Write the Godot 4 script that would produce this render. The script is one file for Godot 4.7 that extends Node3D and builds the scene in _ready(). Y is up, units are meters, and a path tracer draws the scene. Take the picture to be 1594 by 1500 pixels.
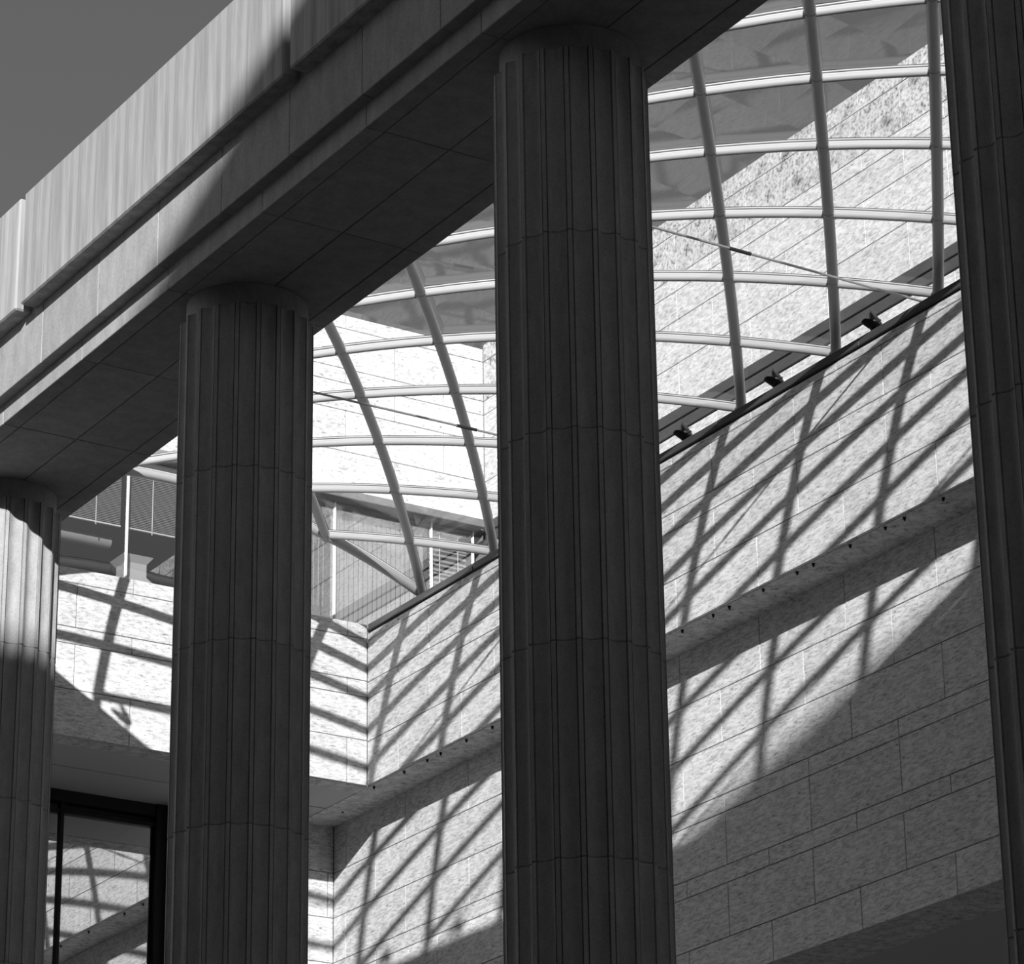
extends Node3D
# A colonnade with a stone entablature in front of a courtyard roofed by a glazed lamella vault.
# x runs along the colonnade, z across the courtyard, y up; y = 0 is the springing of the vault.

const GROUND := -18.63
const R_VAULT := 11.0
const T0 := 0.376
const DT := 0.083556
const ZB := -0.3253
const AV := 1.1014
const S := 2.0
const MODULE := 1.76

var M := {}
var meshes := {}
var names := {}
var rng := RandomNumberGenerator.new()

class MB:
	var v := PackedVector3Array()
	var n := PackedVector3Array()
	var ix := PackedInt32Array()

	func tri(a: Vector3, b: Vector3, c: Vector3, from: Vector3) -> void:
		var nn := (b - a).cross(c - a)
		if nn.length() < 1e-12:
			return
		nn = nn.normalized()
		if nn.dot((a + b + c) / 3.0 - from) < 0:
			nn = -nn
			var t := b
			b = c
			c = t
		var k := v.size()
		v.append_array([a, b, c])
		n.append_array([nn, nn, nn])
		ix.append_array([k, k + 2, k + 1])

	func quad(a: Vector3, b: Vector3, c: Vector3, d: Vector3, from: Vector3) -> void:
		tri(a, b, c, from)
		tri(a, c, d, from)

	func box(lo: Vector3, hi: Vector3, b := 0.0) -> void:
		var c := (lo + hi) * 0.5
		var h := (hi - lo) * 0.5
		b = minf(b, minf(h.x, minf(h.y, h.z)) * 0.9)
		var X := {}
		var Y := {}
		var Z := {}
		for sx in [-1, 1]:
			for sy in [-1, 1]:
				for sz in [-1, 1]:
					var k := [sx, sy, sz]
					X[k] = c + Vector3(sx * h.x, sy * (h.y - b), sz * (h.z - b))
					Y[k] = c + Vector3(sx * (h.x - b), sy * h.y, sz * (h.z - b))
					Z[k] = c + Vector3(sx * (h.x - b), sy * (h.y - b), sz * h.z)
					if b > 0:
						tri(X[k], Y[k], Z[k], c)
		for s in [-1, 1]:
			quad(X[[s, -1, -1]], X[[s, 1, -1]], X[[s, 1, 1]], X[[s, -1, 1]], c)
			quad(Y[[-1, s, -1]], Y[[1, s, -1]], Y[[1, s, 1]], Y[[-1, s, 1]], c)
			quad(Z[[-1, -1, s]], Z[[1, -1, s]], Z[[1, 1, s]], Z[[-1, 1, s]], c)
			if b > 0:
				for t in [-1, 1]:
					quad(X[[s, t, -1]], X[[s, t, 1]], Y[[s, t, 1]], Y[[s, t, -1]], c)
					quad(X[[s, -1, t]], X[[s, 1, t]], Z[[s, 1, t]], Z[[s, -1, t]], c)
					quad(Y[[-1, s, t]], Y[[1, s, t]], Z[[1, s, t]], Z[[-1, s, t]], c)

	func tube(pts: Array, r: float, sides := 16, caps := true, r_end := -1.0) -> void:
		var up := Vector3(0.13, 1, 0.07).normalized()
		var base := v.size()
		var count := pts.size()
		for i in count:
			var p: Vector3 = pts[i]
			var d: Vector3 = (pts[mini(i + 1, count - 1)] - pts[maxi(i - 1, 0)]).normalized()
			var u := up - d * up.dot(d)
			if u.length() < 0.05:
				u = Vector3(1, 0, 0) - d * d.x
			u = u.normalized()
			var w := d.cross(u)
			var rr := r if r_end < 0 else lerpf(r, r_end, float(i) / (count - 1))
			for k in sides:
				var a := TAU * k / sides
				var q := u * cos(a) + w * sin(a)
				v.append(p + q * rr)
				n.append(q)
		for i in count - 1:
			for k in sides:
				var k2 := (k + 1) % sides
				var a := base + i * sides + k
				var b := base + i * sides + k2
				var c := a + sides
				var d2 := b + sides
				ix.append_array([a, c, b, b, c, d2])
		if caps:
			for e in [0, count - 1]:
				var mid: Vector3 = pts[e]
				var inner: Vector3 = pts[1] if e == 0 else pts[count - 2]
				for k in sides:
					tri(mid, v[base + e * sides + k], v[base + e * sides + (k + 1) % sides], inner)

	# a flat bar (width w, height h) swept along pts with the given up vectors, its bottom at height lift
	func bar(pts: Array, ups: Array, w: float, lift: float, h: float) -> void:
		var rows := []
		for i in pts.size():
			var d: Vector3 = (pts[mini(i + 1, pts.size() - 1)] - pts[maxi(i - 1, 0)]).normalized()
			var up: Vector3 = ups[i]
			var side := d.cross(up).normalized()
			var p: Vector3 = pts[i]
			rows.append([p + up * lift - side * w / 2, p + up * lift + side * w / 2, p + up * (lift + h) + side * w / 2, p + up * (lift + h) - side * w / 2])
		for i in rows.size() - 1:
			var c := Vector3.ZERO
			for q in rows[i]:
				c += q / 8.0
			for q in rows[i + 1]:
				c += q / 8.0
			for k in 4:
				quad(rows[i][k], rows[i][(k + 1) % 4], rows[i + 1][(k + 1) % 4], rows[i + 1][k], c)
		for e in [0, rows.size() - 1]:
			var far: Vector3 = pts[1] if e == 0 else pts[pts.size() - 2]
			quad(rows[e][0], rows[e][1], rows[e][2], rows[e][3], far)

	# a ring of profile points at each height: [[y, scale or array of points]]
	func shell(rings: Array, smooth_deg := 30.0) -> void:
		# flat-shaded between rings, smoothed along the profile where it bends gently
		var count: int = rings[0].size()
		for j in rings.size() - 1:
			for k in count:
				var k2 := (k + 1) % count
				var a: Vector3 = rings[j][k]
				var b: Vector3 = rings[j][k2]
				var c: Vector3 = rings[j + 1][k2]
				var d: Vector3 = rings[j + 1][k]
				var na := edge_normal(rings[j], k, false, smooth_deg)
				var nb := edge_normal(rings[j], k2, true, smooth_deg)
				var slope := ((d + c) - (a + b)).normalized()
				na = (na - slope * na.dot(slope)).normalized()
				nb = (nb - slope * nb.dot(slope)).normalized()
				var s := v.size()
				v.append_array([a, b, c, d])
				n.append_array([na, nb, nb, na])
				ix.append_array([s, s + 1, s + 2, s, s + 2, s + 3])

	func edge_normal(ring: Array, k: int, before: bool, limit: float) -> Vector3:
		var count := ring.size()
		var e1: Vector3 = (ring[k] - ring[(k - 1 + count) % count]).normalized()
		var e2: Vector3 = (ring[(k + 1) % count] - ring[k]).normalized()
		var n1 := Vector3(e1.z, 0, -e1.x)
		var n2 := Vector3(e2.z, 0, -e2.x)
		if n1.dot(n2) > cos(deg_to_rad(limit)):
			return (n1 + n2).normalized()
		return n1 if before else n2

	func done() -> ArrayMesh:
		var arr := []
		arr.resize(Mesh.ARRAY_MAX)
		arr[Mesh.ARRAY_VERTEX] = v
		arr[Mesh.ARRAY_NORMAL] = n
		arr[Mesh.ARRAY_INDEX] = ix
		var m := ArrayMesh.new()
		m.add_surface_from_arrays(Mesh.PRIMITIVE_TRIANGLES, arr)
		return m

# ------------------------------------------------------------------ helpers

func numbered(called: String) -> String:
	var k: int = names.get(called, 0)
	names[called] = k + 1
	return called if k == 0 else "%s_%03d" % [called, k]

func thing(called: String, label: String, category: String, at := Vector3.ZERO, group := "", kind := "") -> Node3D:
	var o := Node3D.new()
	o.name = numbered(called)
	add_child(o)
	o.position = at
	o.set_meta("label", label)
	o.set_meta("category", category)
	if group:
		o.set_meta("group", group)
	if kind:
		o.set_meta("kind", kind)
	return o

func part(called: String, mesh: Mesh, m: Material, parent: Node3D, at := Vector3.ZERO, turn := Vector3.ZERO) -> MeshInstance3D:
	var o := MeshInstance3D.new()
	o.name = called
	o.mesh = mesh
	o.material_override = m
	o.cast_shadow = GeometryInstance3D.SHADOW_CASTING_SETTING_ON
	parent.add_child(o, true)
	o.position = at
	o.rotation = turn
	return o

# box mesh of a size, centred, shared between equal sizes
func block(size: Vector3, bevel := 0.0) -> ArrayMesh:
	var key := "%.3f %.3f %.3f %.4f" % [size.x, size.y, size.z, bevel]
	if not meshes.has(key):
		var b := MB.new()
		b.box(-size * 0.5, size * 0.5, bevel)
		meshes[key] = b.done()
	return meshes[key]

func slab(called: String, lo: Vector3, hi: Vector3, m: Material, parent: Node3D, bevel := 0.0) -> MeshInstance3D:
	return part(called, block(hi - lo, bevel), m, parent, (lo + hi) * 0.5 - parent.position)

func grey(g: float) -> Color:
	return Color(g, g, g).linear_to_srgb()

# ------------------------------------------------------------------ textures and materials

func noise_bytes(sd: int, freq: float, size: int, octaves := 4) -> PackedByteArray:
	var f := FastNoiseLite.new()
	f.seed = sd
	f.noise_type = FastNoiseLite.TYPE_SIMPLEX_SMOOTH
	f.frequency = freq
	f.fractal_octaves = octaves
	var im := f.get_seamless_image(size, size)
	im.convert(Image.FORMAT_L8)
	return im.get_data()

# mix of noises; each layer [bytes, contrast, power]; result is a multiplier around 1 stored as sRGB
func tone_texture(layers: Array, size: int, mean := 0.8) -> ImageTexture:
	var out := PackedByteArray()
	out.resize(size * size)
	for i in size * size:
		var f := mean
		for l in layers:
			var b: PackedByteArray = l[0]
			var x := b[i] / 255.0
			if l[2] != 1.0:
				x = pow(x, l[2])
			f += (x - l[3]) * l[1]
		out[i] = int(255.0 * pow(clampf(f, 0.02, 1.0), 1.0 / 2.2))
	return ImageTexture.create_from_image(Image.create_from_data(size, size, false, Image.FORMAT_L8, out))

func material(called: String, g: float, rough: float, tex: Texture2D = null, scale := Vector3.ONE, offset := Vector3.ZERO) -> StandardMaterial3D:
	var m := StandardMaterial3D.new()
	m.resource_name = called
	m.albedo_color = grey(g)
	m.roughness = rough
	m.metallic_specular = 0.3
	if tex:
		m.albedo_texture = tex
		m.uv1_triplanar = true
		m.uv1_world_triplanar = true
		m.uv1_scale = scale
		m.uv1_offset = offset
		m.uv1_triplanar_sharpness = 8.0
	return m

func glass(called: String, g: float, alpha: float, rough := 0.0, metal := 0.0) -> StandardMaterial3D:
	var m := StandardMaterial3D.new()
	m.resource_name = called
	var c := grey(g)
	c.a = alpha
	m.albedo_color = c
	m.transparency = BaseMaterial3D.TRANSPARENCY_ALPHA
	m.roughness = rough
	m.metallic = metal
	m.cull_mode = BaseMaterial3D.CULL_DISABLED
	return m

# solar-control glass: part mirror, part clear
func coated(called: String, g: float, share: float) -> StandardMaterial3D:
	var m := glass(called, g, share, 0.0, 1.0)
	var im := Image.create(4, 4, false, Image.FORMAT_L8)
	im.fill(Color.WHITE)
	m.albedo_texture = ImageTexture.create_from_image(im)
	return m

func make_materials() -> void:
	var sz := 512
	var coarse := noise_bytes(3, 0.008, sz, 5)
	var mid := noise_bytes(7, 0.03, sz, 4)
	var fine := noise_bytes(11, 0.16, sz, 2)
	var fleck := noise_bytes(19, 0.055, sz, 3)
	var stone := tone_texture([[coarse, 0.22, 1.0, 0.5], [mid, 0.5, 1.0, 0.5], [fine, 0.4, 1.0, 0.5], [fleck, -0.7, 5.0, 0.06]], sz, 0.82)
	var stained := tone_texture([[coarse, 0.3, 1.0, 0.5], [mid, 0.35, 1.0, 0.5], [fine, 0.25, 1.0, 0.5], [fleck, -0.9, 3.0, 0.14], [coarse, -0.9, 3.0, 0.13]], sz, 0.74)
	var streaks := tone_texture([[coarse, 0.42, 1.0, 0.5], [mid, 0.22, 1.0, 0.5], [fine, 0.12, 1.0, 0.5]], sz, 0.74)
	var grain := tone_texture([[coarse, 0.2, 1.0, 0.5], [mid, 0.14, 1.0, 0.5], [fine, 0.3, 1.0, 0.5]], sz, 0.78)
	for k in 4:
		var g: float = [0.70, 0.73, 0.67, 0.71][k]
		M["stone%d" % k] = material("courtyard limestone", g, 0.85, stone, Vector3(0.3, 1.1, 0.3), Vector3(0.13 * k, 0.37 * k, 0.21 * k))
		M["attic%d" % k] = material("attic limestone", g, 0.85, stone, Vector3(0.35, 0.9, 0.35), Vector3(0.31 * k, 0.17 * k, 0.4 * k))
		M["end%d" % k] = material("end wall limestone", g, 0.85, stone, Vector3(0.3, 1.1, 0.3), Vector3(0.43 * k, 0.27 * k, 0.11 * k))
		M["stained%d" % k] = material("weathered limestone", g, 0.88, stained, Vector3(0.5, 0.5, 0.5), Vector3(0.31 * k, 0.17 * k, 0.4 * k))
		M["parapet%d" % k] = material("streaked parapet stone", [0.50, 0.47, 0.52, 0.49][k], 0.85, streaks, Vector3(0.9, 0.05, 0.9), Vector3(0.27 * k, 0.4 * k, 0.1 * k))
		M["frieze%d" % k] = material("frieze stone", [0.44, 0.46, 0.42, 0.45][k], 0.85, grain, Vector3(0.8, 0.25, 0.8), Vector3(0.27 * k, 0.4 * k, 0.1 * k))
		M["soffit%d" % k] = material("soffit stone", [0.44, 0.41, 0.46, 0.43][k], 0.9, grain, Vector3(0.7, 0.7, 0.7), Vector3(0.27 * k, 0.4 * k, 0.1 * k))
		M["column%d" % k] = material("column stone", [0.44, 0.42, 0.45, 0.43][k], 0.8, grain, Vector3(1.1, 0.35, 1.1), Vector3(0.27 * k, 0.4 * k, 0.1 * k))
	M.joint = material("mortar", 0.22, 0.95)
	M.core = material("concrete core", 0.2, 0.95)
	M.metal = material("dark flashing", 0.09, 0.5, grain, Vector3(0.6, 2.0, 0.6))
	M.band = material("dark string course", 0.09, 0.6, grain, Vector3(0.4, 1.5, 0.4))
	M.white = material("white painted steel", 0.45, 0.35)
	M.bar = material("glazing bar aluminium", 0.5, 0.4)
	M.gasket = material("black gasket", 0.02, 0.7)
	M.rod = material("steel rod", 0.45, 0.3)
	M.rod.metallic = 0.6
	M.panel = material("ceiling panel", 0.5, 0.8)
	M.dull_panel = material("dull ceiling panel", 0.45, 0.8)
	M.black = material("black frame", 0.015, 0.5)
	M.dark = material("dark lamp housing", 0.03, 0.45)
	M.lamp_in = material("lamp reflector", 0.35, 0.4)
	M.room = material("room wall", 0.3, 0.9)
	M.room_dark = material("hall wall", 0.3, 0.9)
	M.blind = material("blind fabric", 0.34, 0.8)
	M.slat = material("blind slat", 0.3, 0.6)
	M.mullion = material("bright mullion", 0.7, 0.35)
	M.canopy = material("canopy metal", 0.2, 0.6, grain, Vector3(0.5, 1, 0.5))
	M.porcelain = material("white porcelain", 0.5, 0.3)
	M.paving = material("paving", 0.15, 0.9, grain, Vector3(0.2, 0.2, 0.2))
	M.office = material("neighbour facade", 0.25, 0.8, grain, Vector3(0.1, 0.1, 0.1))
	M.pale = material("pale stone", 0.68, 0.85)
	M.pane = glass("roof glass", 0.9, 0.03)
	M.window = coated("lightly coated window glass", 0.9, 0.22)
	M.mirror = coated("strongly coated window glass", 0.85, 0.72)
	M.bottle = glass("drinking glass", 0.9, 0.25, 0.02)

# ------------------------------------------------------------------ camera, sky, sun

func camera_and_light() -> void:
	var cam := Camera3D.new()
	cam.name = "camera"
	add_child(cam)
	var r := Vector3(0.5331233, -0.0137715, -0.8459255)
	var u := Vector3(0.3249634, 0.9265022, 0.1897168)
	var f := Vector3(-0.7811391, 0.3760372, -0.4984152)
	cam.transform = Transform3D(Basis(r, u, -f).orthonormalized(), Vector3(31.7827, -17.0276, 23.4727))
	cam.keep_aspect = Camera3D.KEEP_HEIGHT
	cam.fov = 16.37314
	cam.near = 0.1
	cam.far = 400.0
	cam.current = true

	var env := Environment.new()
	env.background_mode = Environment.BG_SKY
	var sky := Sky.new()
	var sm := ProceduralSkyMaterial.new()
	sm.sky_top_color = grey(0.09)
	sm.sky_horizon_color = grey(0.34)
	sm.sky_curve = 0.22
	sm.ground_horizon_color = grey(0.06)
	sm.ground_bottom_color = grey(0.04)
	sm.sun_angle_max = 40.0
	sm.sun_curve = 0.2
	sky.sky_material = sm
	env.sky = sky
	env.ambient_light_source = Environment.AMBIENT_SOURCE_SKY
	env.tonemap_mode = Environment.TONE_MAPPER_LINEAR
	env.tonemap_exposure = 1.0
	env.sdfgi_enabled = true
	env.ssao_enabled = true
	env.ssil_enabled = true
	var we := WorldEnvironment.new()
	we.name = "environment"
	we.environment = env
	add_child(we)

	var sun := DirectionalLight3D.new()
	sun.name = "sun"
	add_child(sun)
	sun.look_at_from_position(Vector3.ZERO, Vector3(-0.783385, -0.321511, -0.531919), Vector3.UP)
	sun.light_energy = 2.25
	sun.light_angular_distance = 0.53
	sun.shadow_enabled = true

# ------------------------------------------------------------------ stone walls

# stones of one wall face. along: 0 = face runs in x and looks to +z at z = plane; 2 = runs in z and looks to +x at x = plane
func stones(parent: Node3D, along: int, plane: float, a0: float, a1: float, ys: Array, offs: Array, mats: Array, thick := 0.05) -> void:
	var gap := 0.006
	for c in ys.size() - 1:
		var y1: float = ys[c]
		var y0: float = ys[c + 1]
		var o: float = offs[c]
		var k := int(ceil((a0 - o) / MODULE - 0.02))
		var x := a0
		while x < a1 - 0.01:
			var x2 := minf(o + k * MODULE, a1)
			k += 1
			if x2 - x < 0.03:
				continue
			var w := x2 - x - 2 * gap
			var h := y1 - y0 - 2 * gap
			var set_name: String = mats[c]
			var m: Material = M["%s%d" % [set_name, rng.randi() % 4]]
			var proud := rng.randf_range(-0.0015, 0.0015)
			if along == 0:
				part("stone", block(Vector3(snappedf(w, 0.001), snappedf(h, 0.001), thick), 0.004), m, parent, Vector3((x + x2) / 2, (y0 + y1) / 2, plane - thick / 2 + proud) - parent.position)
			else:
				part("stone", block(Vector3(thick, snappedf(h, 0.001), snappedf(w, 0.001)), 0.004), m, parent, Vector3(plane - thick / 2 + proud, (y0 + y1) / 2, (x + x2) / 2) - parent.position)
			x = x2

func walls() -> void:
	var XA := -9.067
	var XAL := -11.19
	# upper wall along the courtyard
	var b := thing("wall_right_upper", "sunlit upper limestone wall patterned by the roof's lattice shadow", "wall", Vector3(0, 0, 0), "", "structure")
	slab("backing", Vector3(-9.6, -2.66, -0.62), Vector3(24, -0.34, -0.05), M.joint, b)
	stones(b, 0, 0.0, XA, 12.0, [-0.33, -0.44, -1.10, -1.35, -2.02, -2.69], [0.63, 1.51, 0.63, 1.51, 0.63], ["stone", "stone", "stone", "stone", "stone"])
	slab("plain_face", Vector3(12.0, -2.69, -0.05), Vector3(24, -0.33, 0.0), M.stone1, b)
	var x := -11.2
	while x < 12:
		slab("soffit_slab", Vector3(x + 0.004, -2.69, -0.66), Vector3(x + MODULE * 2 - 0.004, -2.655, -0.052), M["stone%d" % (rng.randi() % 4)], b, 0.003)
		x += MODULE * 2
	slab("terrace", Vector3(-9.4, -0.6, -2.3), Vector3(24, -0.36, -0.06), M.core, b)
	for cx in [-1.16, -0.48, -0.13, 0.59, 1.29, 1.62, 4.11, 3.39, 3.03, -5.76, -6.45, -7.15, -7.52, -8.17, -9.04, 2.35, 4.8, -2.1, -3.3, -4.4]:
		var mb := MB.new()
		mb.tube([Vector3(0, 0, 0), Vector3(0, -0.045, 0)], 0.024, 8, true, 0.01)
		part("drip_clip", mb.done(), M.black, b, Vector3(cx, -2.688, -0.1))

	# lower wall, set back under it
	var bl := thing("wall_right_lower", "lower limestone wall recessed beneath the overhanging upper wall", "wall", Vector3.ZERO, "", "structure")
	slab("backing", Vector3(-11.6, -7.12, -1.2), Vector3(24, -2.62, -0.69), M.joint, bl)
	stones(bl, 0, -0.64, XAL, 10.0, [-2.66, -3.41, -4.11, -4.80, -5.03, -5.72, -5.945, -6.635, -7.15], [1.51, 0.63, 1.51, 0.63, 0.63, 1.51, 0.63, 1.51], ["stone", "stone", "stone", "stone", "stone", "stone", "stone", "stone"])
	slab("plain_face", Vector3(10.0, -7.15, -0.69), Vector3(24, -2.66, -0.64), M.stone1, bl)
	slab("soffit_slab", Vector3(-11.2, -7.15, -1.48), Vector3(24, -7.09, -0.692), M.stone2, bl, 0.003)
	var cl := thing("ceiling_1", "flat grey ceiling panel below the lower limestone wall", "ceiling", Vector3.ZERO, "", "structure")
	slab("panel", Vector3(-11.2, -7.14, -6.0), Vector3(24, -7.08, -1.495), M.dull_panel, cl)
	var br := thing("wall_right_ground", "plain pale rear wall under the ceiling panel", "wall", Vector3.ZERO, "", "structure")
	slab("face", Vector3(-11.2, GROUND, -6.3), Vector3(24, -7.0, -6.0), M.pale, br)

	# end wall of the courtyard
	var a := thing("wall_left_upper", "sunlit limestone end wall crossed by bold roof shadows", "wall", Vector3.ZERO, "", "structure")
	slab("backing", Vector3(-9.45, -2.64, -0.05), Vector3(-9.118, -0.22, 8.3), M.joint, a)
	stones(a, 2, XA, 0.0, 8.3, [-0.19, -0.42, -1.08, -1.33, -2.0, -2.69], [0.34, 1.22, 0.34, 1.22, 0.34], ["end", "end", "end", "end", "end"])
	slab("soffit_strip", Vector3(-9.45, -2.69, -0.05), Vector3(-9.12, -2.65, 8.3), M.stone2, a, 0.003)
	var al := thing("wall_left_lower", "narrow lower limestone return wall in the recessed corner", "wall", Vector3.ZERO, "", "structure")
	slab("backing", Vector3(-11.6, -7.12, -0.7), Vector3(-11.242, -2.62, 2.05), M.joint, al)
	stones(al, 2, XAL, -0.64, 2.05, [-2.66, -3.41, -4.11, -4.80, -5.03, -5.72, -5.945, -6.635, -7.15], [0.34, 1.22, 0.34, 1.22, 1.22, 0.34, 1.22, 0.34], ["end", "end", "end", "end", "end", "end", "end", "end"])
	var ca := thing("ceiling_2", "two smooth pale soffit panels under the limestone end wall", "ceiling", Vector3.ZERO, "", "structure")
	slab("panel", Vector3(-10.39, -2.68, -0.6), Vector3(-9.46, -2.63, 8.3), M.panel, ca, 0.004)
	slab("panel", Vector3(-11.6, -2.68, -0.6), Vector3(-10.43, -2.63, 8.3), M.panel, ca, 0.004)
	slab("backing", Vector3(-11.6, -2.6, -0.6), Vector3(-9.4, -2.55, 8.3), M.core, ca)
	var mb2 := MB.new()
	mb2.tube([Vector3(0, 0, 0), Vector3(0, -0.06, 0)], 0.02, 8)
	part("drip_clip", mb2.done(), M.black, ca, Vector3(-10.41, -2.64, -0.35))
	slab("joint_rail", Vector3(-10.43, -2.66, -0.6), Vector3(-10.39, -2.64, 8.3), M.black, ca)

	# attic walls behind the vault
	var c := thing("wall_right_attic", "tall weathered attic wall seen through the roof glass", "wall", Vector3.ZERO, "", "structure")
	slab("backing", Vector3(-9.9, -0.4, -2.9), Vector3(24, 5.03, -2.35), M.joint, c)
	stones(c, 0, -2.3, -9.41, 14.0, [5.05, 4.75, 4.07, 3.83, 3.37, 2.69, 1.97], [0.30, 1.19, 0.30, 1.19, 0.30, 1.18], ["stained", "stained", "attic", "attic", "attic", "attic"])
	stones(c, 0, -2.3, -9.41, 14.0, [1.62, 0.95, 0.28, -0.39], [0.30, 1.19, 0.30], ["stone", "stone", "stone"])
	slab("plain_face", Vector3(14.0, -0.4, -2.35), Vector3(24, 5.05, -2.3), M.attic1, c)
	var st := thing("trim_1", "dark double string course across the attic wall", "trim", Vector3.ZERO, "", "structure")
	slab("upper_band", Vector3(-9.41, 1.80, -2.36), Vector3(24, 1.965, -2.25), M.band, st, 0.006)
	slab("lower_band", Vector3(-9.41, 1.625, -2.36), Vector3(24, 1.785, -2.27), M.band, st, 0.006)
	var d := thing("wall_left_attic", "bright attic end wall above the window canopy", "wall", Vector3.ZERO, "", "structure")
	slab("backing", Vector3(-10.0, 1.9, -2.4), Vector3(-9.46, 4.96, 8.3), M.joint, d)
	stones(d, 2, -9.41, -2.3, 8.3, [4.98, 4.75, 4.07, 3.83, 3.37, 2.69, 1.93], [0.2, 1.08, 0.2, 1.08, 0.2, 1.08], ["attic", "attic", "attic", "attic", "attic", "attic"])

	# coping of the upper wall
	var cp := thing("trim_2", "dark stained metal coping along the top of the lattice-shadowed wall", "trim", Vector3.ZERO, "", "structure")
	var xx := -9.0
	while xx < 24:
		slab("coping_length", Vector3(xx + 0.003, -0.315, -0.5), Vector3(xx + 2.97, -0.21, 0.035), M.metal, cp, 0.008)
		xx += 2.975
	slab("drip_groove", Vector3(-9.0, -0.332, -0.4), Vector3(24, -0.314, 0.004), M.black, cp)

# ------------------------------------------------------------------ the colonnade

func flute_ring(r: float, y: float, depth: float) -> Array:
	var ring := []
	for k in 20:
		var mid := deg_to_rad(18.0 * k)
		var half := deg_to_rad(1.5)
		var a0 := mid + half
		var a1 := deg_to_rad(18.0 * (k + 1)) - half
		for q in [[mid - half, 0.0], [mid + half, 0.0], [a0 + 0.002, 0.03], [a0 + 0.013, 0.03], [a0 + 0.016, 0.008]]:
			ring.append(Vector3((r - q[1]) * cos(q[0]), y, (r - q[1]) * sin(q[0])))
		for j in range(1, 10):
			var t := j / 10.0
			var sag := 0.008 + depth * (1.0 - pow(2 * t - 1, 2))
			var a := lerpf(a0 + 0.016, a1 - 0.016, t)
			ring.append(Vector3((r - sag) * cos(a), y, (r - sag) * sin(a)))
		for q in [[a1 - 0.016, 0.008], [a1 - 0.013, 0.03], [a1 - 0.002, 0.03]]:
			ring.append(Vector3((r - q[1]) * cos(q[0]), y, (r - q[1]) * sin(q[0])))
	return ring

func drum_mesh(h: float, r: float) -> ArrayMesh:
	var mb := MB.new()
	var e := 0.011
	var rings := [flute_ring(r - 0.012, 0, 0.036), flute_ring(r, e, 0.04), flute_ring(r, h - e, 0.04), flute_ring(r - 0.012, h, 0.036)]
	mb.shell(rings, 35.0)
	for y in [0.0, h]:
		var ring: Array = rings[0] if y == 0.0 else rings[3]
		for k in ring.size():
			mb.tri(Vector3(0, y, 0), ring[k], ring[(k + 1) % ring.size()], Vector3(0, h / 2, 0))
	return mb.done()

func columns() -> void:
	var labels := ["fluted stone column sunlit below its neck and shaded underneath", "fluted stone column beside the partly sunlit one", "dark fluted stone column standing between the two open bays of glass roof", "dark fluted stone column in front of the wall's shaded lower stones"]
	var xs := [-1.38, 4.56, 10.495, 16.43]
	var joints := [-2.91, -4.655, -6.43, -8.245, -10.02]
	while joints[-1] - 1.79 > GROUND + 0.6:
		joints.append(joints[-1] - 1.79)
	joints.append(GROUND + 0.25)
	for i in 4:
		var t := thing("fluted_column", labels[i], "column", Vector3(xs[i], GROUND, 9.235), "columns of the colonnade")
		var mb := MB.new()
		mb.tube([Vector3(0, -2.95 - GROUND, 0), Vector3(0, -2.68 - GROUND, 0)], 0.612, 72)
		part("neck", mb.done(), M.column1, t)
		for j in joints.size() - 1:
			var h: float = joints[j] - joints[j + 1]
			var key := "drum %.3f" % h
			if not meshes.has(key):
				meshes[key] = drum_mesh(h, 0.672)
			part("drum", meshes[key], M["column%d" % ((i * 3 + j) % 4)], t, Vector3(0, joints[j + 1] - GROUND, 0))
		part("plinth", block(Vector3(1.7, 0.25, 1.7), 0.02), M.column2, t, Vector3(0, 0.125, 0))

func entablature() -> void:
	var t := thing("entablature", "long stone entablature with streaked parapet panels resting on the columns", "beam", Vector3(0, -2.68, 9.235))
	var x0 := -12.0
	var x1 := 24.0
	slab("core", Vector3(x0, -2.62, 8.55), Vector3(x1, -0.5, 10.06), M.core, t)
	# parapet panels with open joints
	for k in range(-2, 4):
		var a := 1.66 + 5.97 * k
		slab("parapet_panel", Vector3(a, -1.755, 10.2), Vector3(a + 5.85, -0.425, 10.45), M["parapet%d" % (posmod(k * 3 + 1, 4))], t, 0.018)
	slab("parapet_kerb", Vector3(x0, -1.7, 9.95), Vector3(x1, -0.62, 10.14), M.core, t)
	# frieze and fascia
	var n := 0
	var x := 4.57 - 1.365 * 12
	while x < x1:
		slab("frieze_slab", Vector3(x + 0.003, -2.455, 10.04), Vector3(x + 1.362, -1.6, 10.26), M["frieze%d" % (n * 3 % 4)], t, 0.006)
		n += 1
		x += 1.365
	x = 4.56 - 1.977 * 8
	n = 0
	while x < x1:
		slab("fascia_slab", Vector3(x + 0.003, -2.68, 9.94), Vector3(x + 1.974, -2.3, 10.13), M["frieze%d" % (n * 3 % 4)], t, 0.006)
		slab("soffit_panel", Vector3(x + 0.005, -2.676, 9.255), Vector3(x + 1.972, -2.61, 9.93), M["soffit%d" % (n * 3 % 4)], t, 0.005)
		slab("soffit_panel", Vector3(x + 0.005, -2.676, 8.56), Vector3(x + 1.972, -2.61, 9.245), M["soffit%d" % ((n * 3 + 1) % 4)], t, 0.005)
		slab("inner_fascia_slab", Vector3(x + 0.003, -2.68, 8.34), Vector3(x + 1.974, -0.55, 8.553), M["frieze%d" % ((n * 3 + 2) % 4)], t, 0.006)
		n += 1
		x += 1.977
	slab("roof_slab", Vector3(-9.0, -0.55, 7.75), Vector3(x1, -0.45, 10.15), M.core, t)
	slab("vault_kerb", Vector3(-9.0, -0.45, 7.75), Vector3(x1, -0.11, 8.1), M.stone2, t, 0.01)

# ------------------------------------------------------------------ the glazed vault

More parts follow.
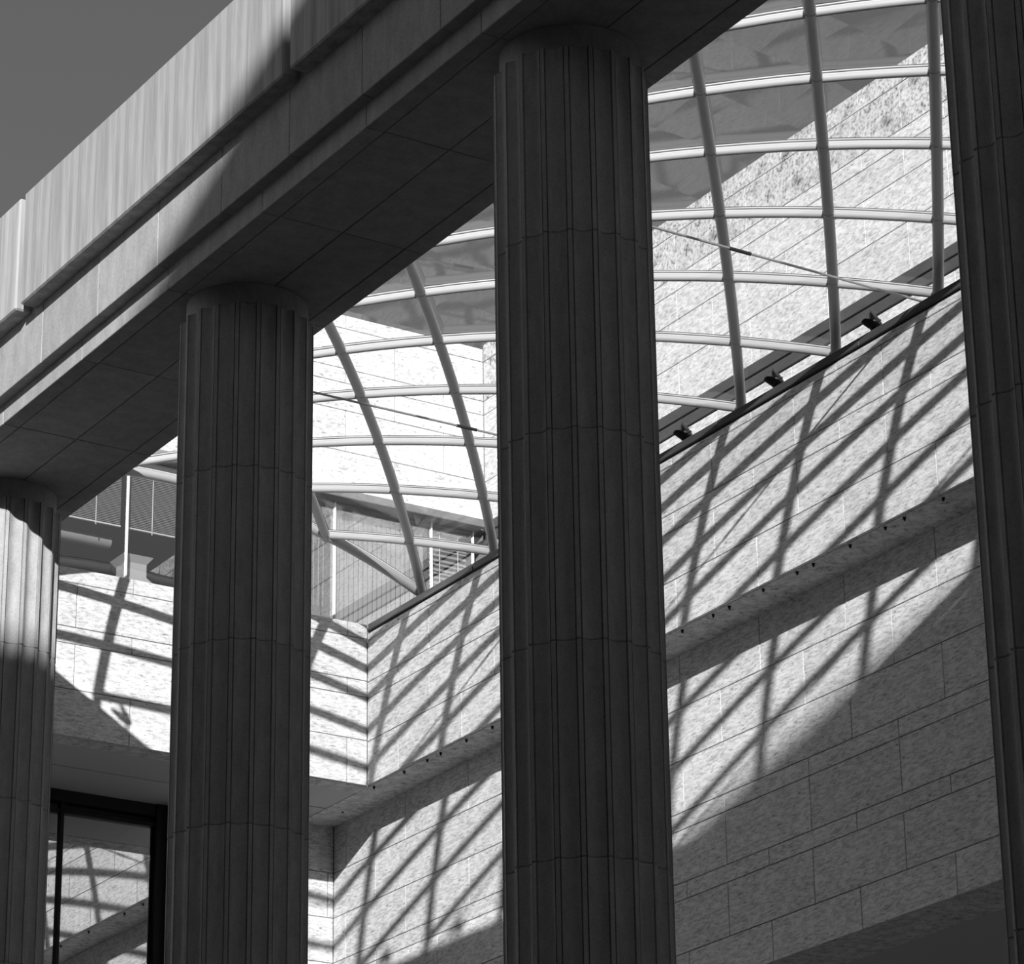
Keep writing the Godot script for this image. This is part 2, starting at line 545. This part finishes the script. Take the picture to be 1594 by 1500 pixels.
func node_at(i: float, k: float) -> Vector3:
	var t := T0 - k * DT
	return Vector3(i * S + AV * k, R_VAULT * (cos(t) - cos(T0)), ZB + R_VAULT * (sin(T0) - sin(t)))

func up_at(k: float) -> Vector3:
	var t := T0 - k * DT
	return Vector3(0, cos(t), -sin(t))

# points from lattice place a to b, on the vault's surface
func lattice_path(ia: float, ka: float, ib: float, kb: float) -> Array:
	var pts := []
	var ups := []
	var steps := maxi(1, int(round(absf(kb - ka) * 3)))
	for j in steps + 1:
		var t := float(j) / steps
		pts.append(node_at(lerpf(ia, ib, t), lerpf(ka, kb, t)))
		ups.append(up_at(lerpf(ka, kb, t)))
	return [pts, ups]

func inside(i: int, k: int) -> bool:
	return i >= -4.0 - k / 2.0 - 0.01 and i <= 10.0 - k / 2.0 + 0.01 and k >= 0 and k <= 9

func member(called: String, path: Array, r: float, parent: Node3D) -> void:
	var mb := MB.new()
	mb.tube(path[0], r, 18)
	var o := part(called, mb.done(), M.white, parent)
	var bb := MB.new()
	bb.bar(path[0], path[1], 0.03, r * 0.8, 0.066 - r * 0.8)
	bb.bar(path[0], path[1], 0.07, 0.064, 0.014)
	part("glazing_bar", bb.done(), M.bar, o)
	var gb := MB.new()
	gb.bar(path[0], path[1], 0.076, 0.0785, 0.008)
	part("gasket", gb.done(), M.gasket, o)

func vault() -> void:
	var t := thing("glass_vault", "glazed barrel vault of white tubes crossing in a diagonal lattice", "roof")
	# ribs leaning toward the colonnade (index i constant) and ribs crossing them (i + k constant)
	for i in range(-8, 11):
		var ks := []
		for k in 10:
			if inside(i, k):
				ks.append(k)
		if ks.size() > 1:
			member("rib", lattice_path(i, ks[0], i, ks[-1]), 0.068, t)
	for c in range(-8, 20):
		var ks := []
		for k in 10:
			if inside(c - k, k):
				ks.append(k)
		if ks.size() > 1:
			member("cross_rib", lattice_path(c - ks[0], ks[0], c - ks[-1], ks[-1]), 0.046, t)
	for e in [-4.0, 10.0]:
		for m in 4:
			member("edge_tube", lattice_path(e - m, 2 * m, e - m - 1, 2 * m + 2), 0.068, t)
		member("edge_tube", lattice_path(e - 4, 8, e - 4.5, 9), 0.068, t)
	# node collars and feet
	var collar := MB.new()
	collar.tube([Vector3(0, -0.07, 0), Vector3(0, 0.07, 0)], 0.073, 16)
	var collar_mesh := collar.done()
	var foot := MB.new()
	foot.tube([Vector3(0, -0.22, 0), Vector3(0, 0.02, 0)], 0.055, 12)
	foot.box(Vector3(-0.12, -0.215, -0.1), Vector3(0.12, -0.195, 0.1))
	var foot_mesh := foot.done()
	var short_foot := MB.new()
	short_foot.tube([Vector3(0, -0.105, 0), Vector3(0, 0.02, 0)], 0.055, 12)
	short_foot.box(Vector3(-0.12, -0.107, 0.01), Vector3(0.12, -0.09, 0.14))
	var short_foot_mesh := short_foot.done()
	for i in range(-9, 11):
		for k in 10:
			if not inside(i, k):
				continue
			if k == 0 or k == 9:
				part("foot", foot_mesh if k == 0 else short_foot_mesh, M.white, t, node_at(i, k))
			else:
				var d := (node_at(i, k + 1) - node_at(i, k - 1)).normalized()
				var o := part("node_collar", collar_mesh, M.white, t, node_at(i, k))
				var side := d.cross(up_at(k)).normalized()
				o.basis = Basis(side, d, side.cross(d))
	# panes
	var lift := 0.088
	for i in range(-9, 11):
		for k in range(-1, 10):
			var cell := [[i, k], [i, k + 1], [i - 1, k + 2], [i - 1, k + 1]]
			var kept := []
			for c in cell:
				if inside(c[0], c[1]):
					kept.append(node_at(c[0], c[1]) + up_at(c[1]) * lift)
			if kept.size() < 3:
				continue
			var mb := MB.new()
			var mid := Vector3.ZERO
			for q in kept:
				mid += q / kept.size()
			for q in kept.size():
				kept[q] = mid + (kept[q] - mid) * 0.985
			mb.tri(kept[0], kept[1], kept[2], mid - Vector3.UP)
			if kept.size() == 4:
				mb.tri(kept[0], kept[2], kept[3], mid - Vector3.UP)
			part("pane", mb.done(), M.pane, t)
	# tie rods
	for i in [-1, 2, 5, 8]:
		var mb := MB.new()
		mb.tube([Vector3(i * S + 0.02, -0.16, ZB + 0.1), Vector3(i * S + 0.02, -0.16, 7.72)], 0.015, 10)
		var o := part("tie_rod", mb.done(), M.rod, t)
		for z in [2.46, 5.2]:
			var tb := MB.new()
			tb.tube([Vector3(i * S + 0.02, -0.16, z), Vector3(i * S + 0.02, -0.16, z + 0.3)], 0.022, 10)
			part("turnbuckle", tb.done(), M.dark, o)

# ------------------------------------------------------------------ floodlights

# a curved visor petal round the y axis, middle at angle a, its outer edge rounded off
func petal(r: float, a: float, spread: float, h0: float, h1: float) -> ArrayMesh:
	var mb := MB.new()
	var steps := 12
	for j in steps:
		var q := []
		for layer in 2:
			for e in [[j, 0], [j + 1, 0], [j + 1, 1], [j, 1]]:
				var u: float = 2.0 * e[0] / steps - 1.0
				var ang: float = a + u * spread
				var rr: float = r - layer * 0.007 + 0.12 * (h1 - h0) * e[1]
				q.append(Vector3(rr * cos(ang), h0 if e[1] == 0 else lerpf(h0, h1, 1.0 - pow(absf(u), 5.0)) + 0.004, rr * sin(ang)))
		var c := Vector3.ZERO
		for p in q:
			c += p / 8.0
		mb.quad(q[0], q[1], q[2], q[3], c)
		mb.quad(q[4], q[5], q[6], q[7], c)
		mb.quad(q[3], q[2], q[6], q[7], c)
	return mb.done()

func floodlight(at: Vector3, label: String, group: String) -> void:
	var t := thing("floodlight", label, "floodlight", at, group)
	part("base_plate", block(Vector3(0.1, 0.016, 0.1), 0.004), M.dark, t, Vector3(0, 0.008, 0))
	var st := MB.new()
	st.tube([Vector3(0, 0.01, 0), Vector3(0, 0.2, 0)], 0.02, 10)
	part("stem", st.done(), M.dark, t)
	var lean := Vector3(-0.53, 0, 0.85)
	var axis := (Vector3.UP * 0.72 + lean * 0.69).normalized()
	var out := (Vector3.UP - axis * axis.y).normalized()
	var turned := Basis(out, axis, out.cross(axis))
	var pivot := Vector3(0, 0.19, 0) - lean * 0.02
	var bd := MB.new()
	bd.tube([Vector3(0, -0.03, 0), Vector3(0, 0.0, 0), Vector3(0, 0.05, 0), Vector3(0, 0.12, 0)], 0.04, 20, true, 0.088)
	var rm := MB.new()
	rm.tube([Vector3(0, 0.075, 0), Vector3(0, 0.095, 0)], 0.092, 20)
	var ln := MB.new()
	ln.tube([Vector3(0, 0.118, 0), Vector3(0, 0.125, 0)], 0.08, 18)
	for q in [["housing", bd.done(), M.dark], ["rim", rm.done(), M.dark], ["lens", ln.done(), M.lamp_in], ["hood", petal(0.09, 0.0, 1.4, 0.115, 0.255), M.dark], ["visor", petal(0.09, PI, 1.4, 0.115, 0.225), M.dark]]:
		var o := part(q[0], q[1], q[2], t, pivot)
		o.basis = turned

func floodlights() -> void:
	for x in [-3.15, -1.13, 0.88, 2.89, 4.9]:
		floodlight(Vector3(x, -0.21, -0.3), "small dark hooded floodlight standing on the metal coping", "floodlights on the coping")
	for x in [-3.15, 3.05, 5.08, 7.1]:
		floodlight(Vector3(x, -0.11, 7.92), "small dark hooded floodlight standing on the vault kerb above the columns", "floodlights on the vault kerb")

# ------------------------------------------------------------------ windows and what is behind them

func upper_windows() -> void:
	var X := -9.36
	# room behind
	for q in [["wall_office_back", "dim rear wall of the office behind the upper windows", Vector3(-20.2, -0.2, -2.2), Vector3(-20.0, 1.84, 8.1)], ["floor_office", "dim floor of the office behind the upper windows", Vector3(-20.2, -0.5, -2.2), Vector3(-9.47, -0.22, 8.3)], ["ceiling_office", "dim ceiling of the office behind the upper windows", Vector3(-20.2, 1.86, -2.2), Vector3(-10.01, 1.96, 8.3)], ["wall_office_right", "dim side wall of the office by the attic wall", Vector3(-20.2, -0.4, -2.5), Vector3(-9.95, 2.0, -2.25)], ["wall_office_left", "dim side wall of the office toward the colonnade", Vector3(-20.2, -0.2, 8.12), Vector3(-9.5, 1.84, 8.3)]]:
		var rm := thing(q[0], q[1], "room", Vector3.ZERO, "", "structure")
		slab("face", q[2], q[3], M.room, rm)
	var w := thing("window_1", "upper window band above the end wall with slim bright mullions", "window", Vector3.ZERO, "", "structure")
	var zs := [-2.05, -1.3, 0.4, 2.1, 3.85, 5.6, 7.3, 8.28]
	for z in zs:
		slab("mullion", Vector3(X - 0.03, -0.2, z - 0.012), Vector3(X + 0.01, 1.8, z + 0.012), M.mullion, w, 0.004)
	for k in zs.size() - 1:
		slab("pane", Vector3(X - 0.022, -0.16, zs[k] + 0.013), Vector3(X - 0.016, 1.78, zs[k + 1] - 0.013), M.window, w)
	slab("sill", Vector3(X - 0.1, -0.22, -2.1), Vector3(X + 0.03, -0.165, 8.28), M.black, w, 0.005)
	slab("head", Vector3(X - 0.1, 1.76, -2.1), Vector3(X + 0.0, 1.84, 8.28), M.canopy, w, 0.005)
	var c := thing("window_canopy", "grey metal canopy slab projecting over the upper windows", "canopy")
	slab("slab", Vector3(X - 0.1, 1.80, -2.12), Vector3(-9.12, 1.93, 8.28), M.canopy, c, 0.01)
	# vertical blind: separate vanes
	var vb := thing("vertical_blind", "pale vertical blind of narrow hanging vanes beside the courtyard corner", "blind", Vector3(-9.55, 0, 0))
	slab("head_rail", Vector3(-9.6, 1.7, -1.24), Vector3(-9.5, 1.76, 0.36), M.slat, vb)
	var z := -1.22
	while z < 0.34:
		part("vane", block(Vector3(0.006, 1.82, 0.088), 0.001), M.blind, vb, Vector3(0, 0.78, z), Vector3(0, 0.28, 0))
		z += 0.082
	var vf := thing("vertical_blind", "vertical blind of open vanes turned edge-on, left of the pale one", "blind", Vector3(-9.55, 0, 0))
	slab("head_rail", Vector3(-9.6, 1.7, 0.45), Vector3(-9.5, 1.76, 2.05), M.slat, vf)
	z = 0.5
	while z < 2.0:
		part("vane", block(Vector3(0.006, 1.55, 0.088), 0.001), M.blind, vf, Vector3(0, 0.93, z), Vector3(0, 1.15, 0))
		z += 0.082
	# venetian blinds
	venetian(-2.0, -1.34, -0.15, 1.72, 0.075, "venetian blind with wide wavy slats next to the attic wall", true)
	venetian(2.2, 3.8, 0.75, 1.72, 0.026, "half-lowered venetian blind right of the bright mullion", false)
	venetian(3.9, 5.52, 0.75, 1.72, 0.026, "half-lowered venetian blind left of the bright mullion", false)
	# the waisted white table and the duct behind the glass
	var tb := thing("side_table", "white waisted side table behind the upper window", "table", Vector3(-9.75, -0.22, 3.58))
	var tm := MB.new()
	frustum(tm, 0.24, 0.165, 0.60, 0.50)
	part("top", tm.done(), M.porcelain, tb)
	var wm := MB.new()
	frustum(wm, 0.165, 0.165, 0.50, 0.30)
	part("waist", wm.done(), M.porcelain, tb)
	var fm := MB.new()
	frustum(fm, 0.165, 0.24, 0.30, 0.20)
	fm.box(Vector3(-0.24, 0.0, -0.24), Vector3(0.24, 0.2, 0.24))
	part("foot", fm.done(), M.porcelain, tb)
	var du := thing("ventilation_duct", "grey round duct running behind the upper window", "duct", Vector3(-9.85, 0.62, 4.5))
	var dm := MB.new()
	dm.tube([Vector3(0, 0, -0.6), Vector3(0, 0, 3.3)], 0.09, 20)
	part("pipe", dm.done(), M.slat, du)

func frustum(mb: MB, h0: float, h1: float, y0: float, y1: float) -> void:
	var a := [Vector3(-h0, y0, -h0), Vector3(h0, y0, -h0), Vector3(h0, y0, h0), Vector3(-h0, y0, h0)]
	var b := [Vector3(-h1, y1, -h1), Vector3(h1, y1, -h1), Vector3(h1, y1, h1), Vector3(-h1, y1, h1)]
	var mid := Vector3(0, (y0 + y1) / 2, 0)
	for k in 4:
		mb.quad(a[k], a[(k + 1) % 4], b[(k + 1) % 4], b[k], mid)
	mb.quad(a[0], a[1], a[2], a[3], mid)
	mb.quad(b[0], b[1], b[2], b[3], mid)

func venetian(z0: float, z1: float, y0: float, y1: float, step: float, label: String, single: bool) -> void:
	var t := thing("venetian_blind", label, "blind", Vector3(-9.5, 0, 0))
	slab("head_rail", Vector3(-9.53, y1, z0), Vector3(-9.47, y1 + 0.04, z1), M.slat, t)
	slab("bottom_rail", Vector3(-9.52, y0, z0), Vector3(-9.48, y0 + 0.02, z1), M.mullion, t)
	var all := MB.new()
	var y := y0 + step
	var shape := MB.new()
	var w := step * (1.25 if single else 0.95)
	shape.quad(Vector3(-w * 0.35, w * 0.38, z0), Vector3(w * 0.35, -w * 0.38, z0), Vector3(w * 0.35, -w * 0.38, z1), Vector3(-w * 0.35, w * 0.38, z1), Vector3(-1, 0, 0))
	shape.quad(Vector3(-w * 0.35 - 0.001, w * 0.38, z0), Vector3(w * 0.35 - 0.001, -w * 0.38, z0), Vector3(w * 0.35 - 0.001, -w * 0.38, z1), Vector3(-w * 0.35 - 0.001, w * 0.38, z1), Vector3(1, 0, 0))
	var shape_mesh := shape.done()
	while y < y1 - 0.01:
		if single:
			part("slat", shape_mesh, M.blind, t, Vector3(0, y, 0), Vector3(rng.randf_range(-0.012, 0.012), 0, 0))
		else:
			for s in [-1.0, 1.0]:
				var o := Vector3(0.0008 * s, y, 0)
				all.quad(o + Vector3(-w * 0.35, w * 0.38, z0), o + Vector3(w * 0.35, -w * 0.38, z0), o + Vector3(w * 0.35, -w * 0.38, z1), o + Vector3(-w * 0.35, w * 0.38, z1), o - Vector3(s, 0, 0))
		y += step
	if not single:
		var o := part("slats", all.done(), M.slat, t)
		o.set_meta("kind", "stuff")
	for f in [0.25, 0.75]:
		var zc := lerpf(z0, z1, f)
		slab("cord", Vector3(-9.478, y0 - 0.04, zc - 0.006), Vector3(-9.466, y1, zc + 0.006), M.mullion, t)

func lower_window() -> void:
	var X := -11.5
	for q in [["wall_hall_back", "dim rear wall of the hall behind the tall lower window", Vector3(-17.2, -6.69, 2.12), Vector3(-17.0, -2.76, 8.1)], ["floor_hall", "dim floor of the hall behind the tall lower window", Vector3(-17.2, -7.2, 2.1), Vector3(X - 0.13, -6.7, 8.3)], ["ceiling_hall", "dim ceiling of the hall behind the tall lower window", Vector3(-17.2, -2.75, 2.1), Vector3(X - 0.13, -2.69, 8.3)], ["wall_hall_right", "dim side wall of the hall by the limestone return", Vector3(-17.2, -7.2, 1.9), Vector3(X - 0.13, -2.69, 2.09)], ["wall_hall_left", "dim side wall of the hall toward the colonnade", Vector3(-17.2, -6.69, 8.12), Vector3(X - 0.13, -2.76, 8.3)]]:
		var rm := thing(q[0], q[1], "room", Vector3.ZERO, "", "structure")
		slab("face", q[2], q[3], M.room_dark, rm)
	var w := thing("window_2", "tall dark-framed lower window mirroring the sunlit courtyard wall", "window", Vector3.ZERO, "", "structure")
	slab("jamb", Vector3(X - 0.12, -7.15, 2.05), Vector3(X + 0.08, -2.68, 2.24), M.black, w, 0.005)
	slab("head", Vector3(X - 0.12, -2.86, 2.2), Vector3(X + 0.05, -2.68, 8.3), M.black, w, 0.005)
	slab("transom", Vector3(X - 0.06, -3.02, 2.24), Vector3(X + 0.02, -2.96, 8.3), M.black, w, 0.005)
	for z in [3.74, 5.3, 6.9]:
		slab("mullion", Vector3(X - 0.08, -7.15, z - 0.03), Vector3(X + 0.03, -2.8, z + 0.03), M.black, w, 0.005)
	slab("sill", Vector3(X - 0.12, -7.15, 2.2), Vector3(X + 0.05, -6.95, 8.3), M.black, w, 0.005)
	var zs := [2.24, 3.74, 5.3, 6.9, 8.3]
	for k in 4:
		slab("pane", Vector3(X - 0.03, -6.95, zs[k] + 0.03), Vector3(X - 0.024, -3.02, zs[k + 1] - 0.03), M.mirror, w)
	# things on the sideboard behind the glass
	var sb := thing("sideboard", "pale-edged sideboard just behind the tall lower window", "sideboard", Vector3(-11.9, -6.7, 3.2))
	part("body", block(Vector3(0.4, 1.5, 1.6), 0.01), M.room_dark, sb, Vector3(0, 0.75, 0))
	part("worktop", block(Vector3(0.46, 0.03, 1.66), 0.005), M.slat, sb, Vector3(0, 1.515, 0))
	var cup := thing("cup", "small white cup on the sideboard", "cup", Vector3(-11.85, -5.17, 3.55))
	var cm := MB.new()
	cm.tube([Vector3(0, 0, 0), Vector3(0, 0.12, 0)], 0.042, 18, true, 0.06)
	part("bowl", cm.done(), M.porcelain, cup)
	for k in 3:
		var gl := thing("drinking_glass", "tall stemmed drinking glass beside the white cup", "glass", Vector3(-11.85, -5.17, 2.55 + 0.14 * k), "glasses on the sideboard")
		var gm := MB.new()
		gm.tube([Vector3(0, 0, 0), Vector3(0, 0.012, 0)], 0.035, 14)
		gm.tube([Vector3(0, 0.01, 0), Vector3(0, 0.14, 0)], 0.008, 8)
		part("stem", gm.done(), M.bottle, gl)
		var bw := MB.new()
		bw.tube([Vector3(0, 0.13, 0), Vector3(0, 0.26, 0)], 0.03, 14, true, 0.042)
		part("bowl", bw.done(), M.bottle, gl)

# ------------------------------------------------------------------ surroundings

func surroundings() -> void:
	var f := thing("floor", "wide paved ground around the colonnade", "ground", Vector3.ZERO, "", "structure")
	slab("paving", Vector3(-90, GROUND - 0.3, -90), Vector3(110, GROUND, 110), M.paving, f)
	var cf := thing("floor_courtyard", "pale stone floor of the courtyard below the walls", "floor", Vector3.ZERO, "", "structure")
	slab("deck", Vector3(-11.2, -12.5, -6.0), Vector3(24, -12.2, 7.6), M.pale, cf)
	var o := thing("office_block", "tall office block whose shadow falls across the colonnade", "building", Vector3(0, GROUND, 0))
	var plan := [Vector2(46, 75), Vector2(46, 31.9), Vector2(52, 23.1), Vector2(72, 23.1), Vector2(72, 75)]
	var top := 14.62 - GROUND
	var mb := MB.new()
	var mid := Vector3(58, top / 2, 48)
	for k in plan.size():
		var a: Vector2 = plan[k]
		var b: Vector2 = plan[(k + 1) % plan.size()]
		mb.quad(Vector3(a.x, 0, a.y), Vector3(b.x, 0, b.y), Vector3(b.x, top, b.y), Vector3(a.x, top, a.y), mid)
	for y in [0.0, top]:
		for k in range(1, plan.size() - 1):
			mb.tri(Vector3(plan[0].x, y, plan[0].y), Vector3(plan[k].x, y, plan[k].y), Vector3(plan[k + 1].x, y, plan[k + 1].y), mid)
	part("walls", mb.done(), M.office, o)
	var ob := thing("street_building", "long masonry building across the street from the colonnade", "building", Vector3(-11, GROUND, 56))
	part("walls", block(Vector3(98, 26, 20), 0.1), M.office, ob, Vector3(0, 13, 0))

func wing() -> void:
	var o := thing("pale_wing", "pale stone wing left of the colonnade facing the low sun", "building", Vector3(-16, GROUND, 26))
	part("walls", block(Vector3(6, 24, 28), 0.05), M.pale, o, Vector3(0, 12, 0))

func _ready() -> void:
	rng.seed = 20
	camera_and_light()
	make_materials()
	surroundings()
	wing()
	walls()
	upper_windows()
	lower_window()
	entablature()
	columns()
	vault()
	floodlights()
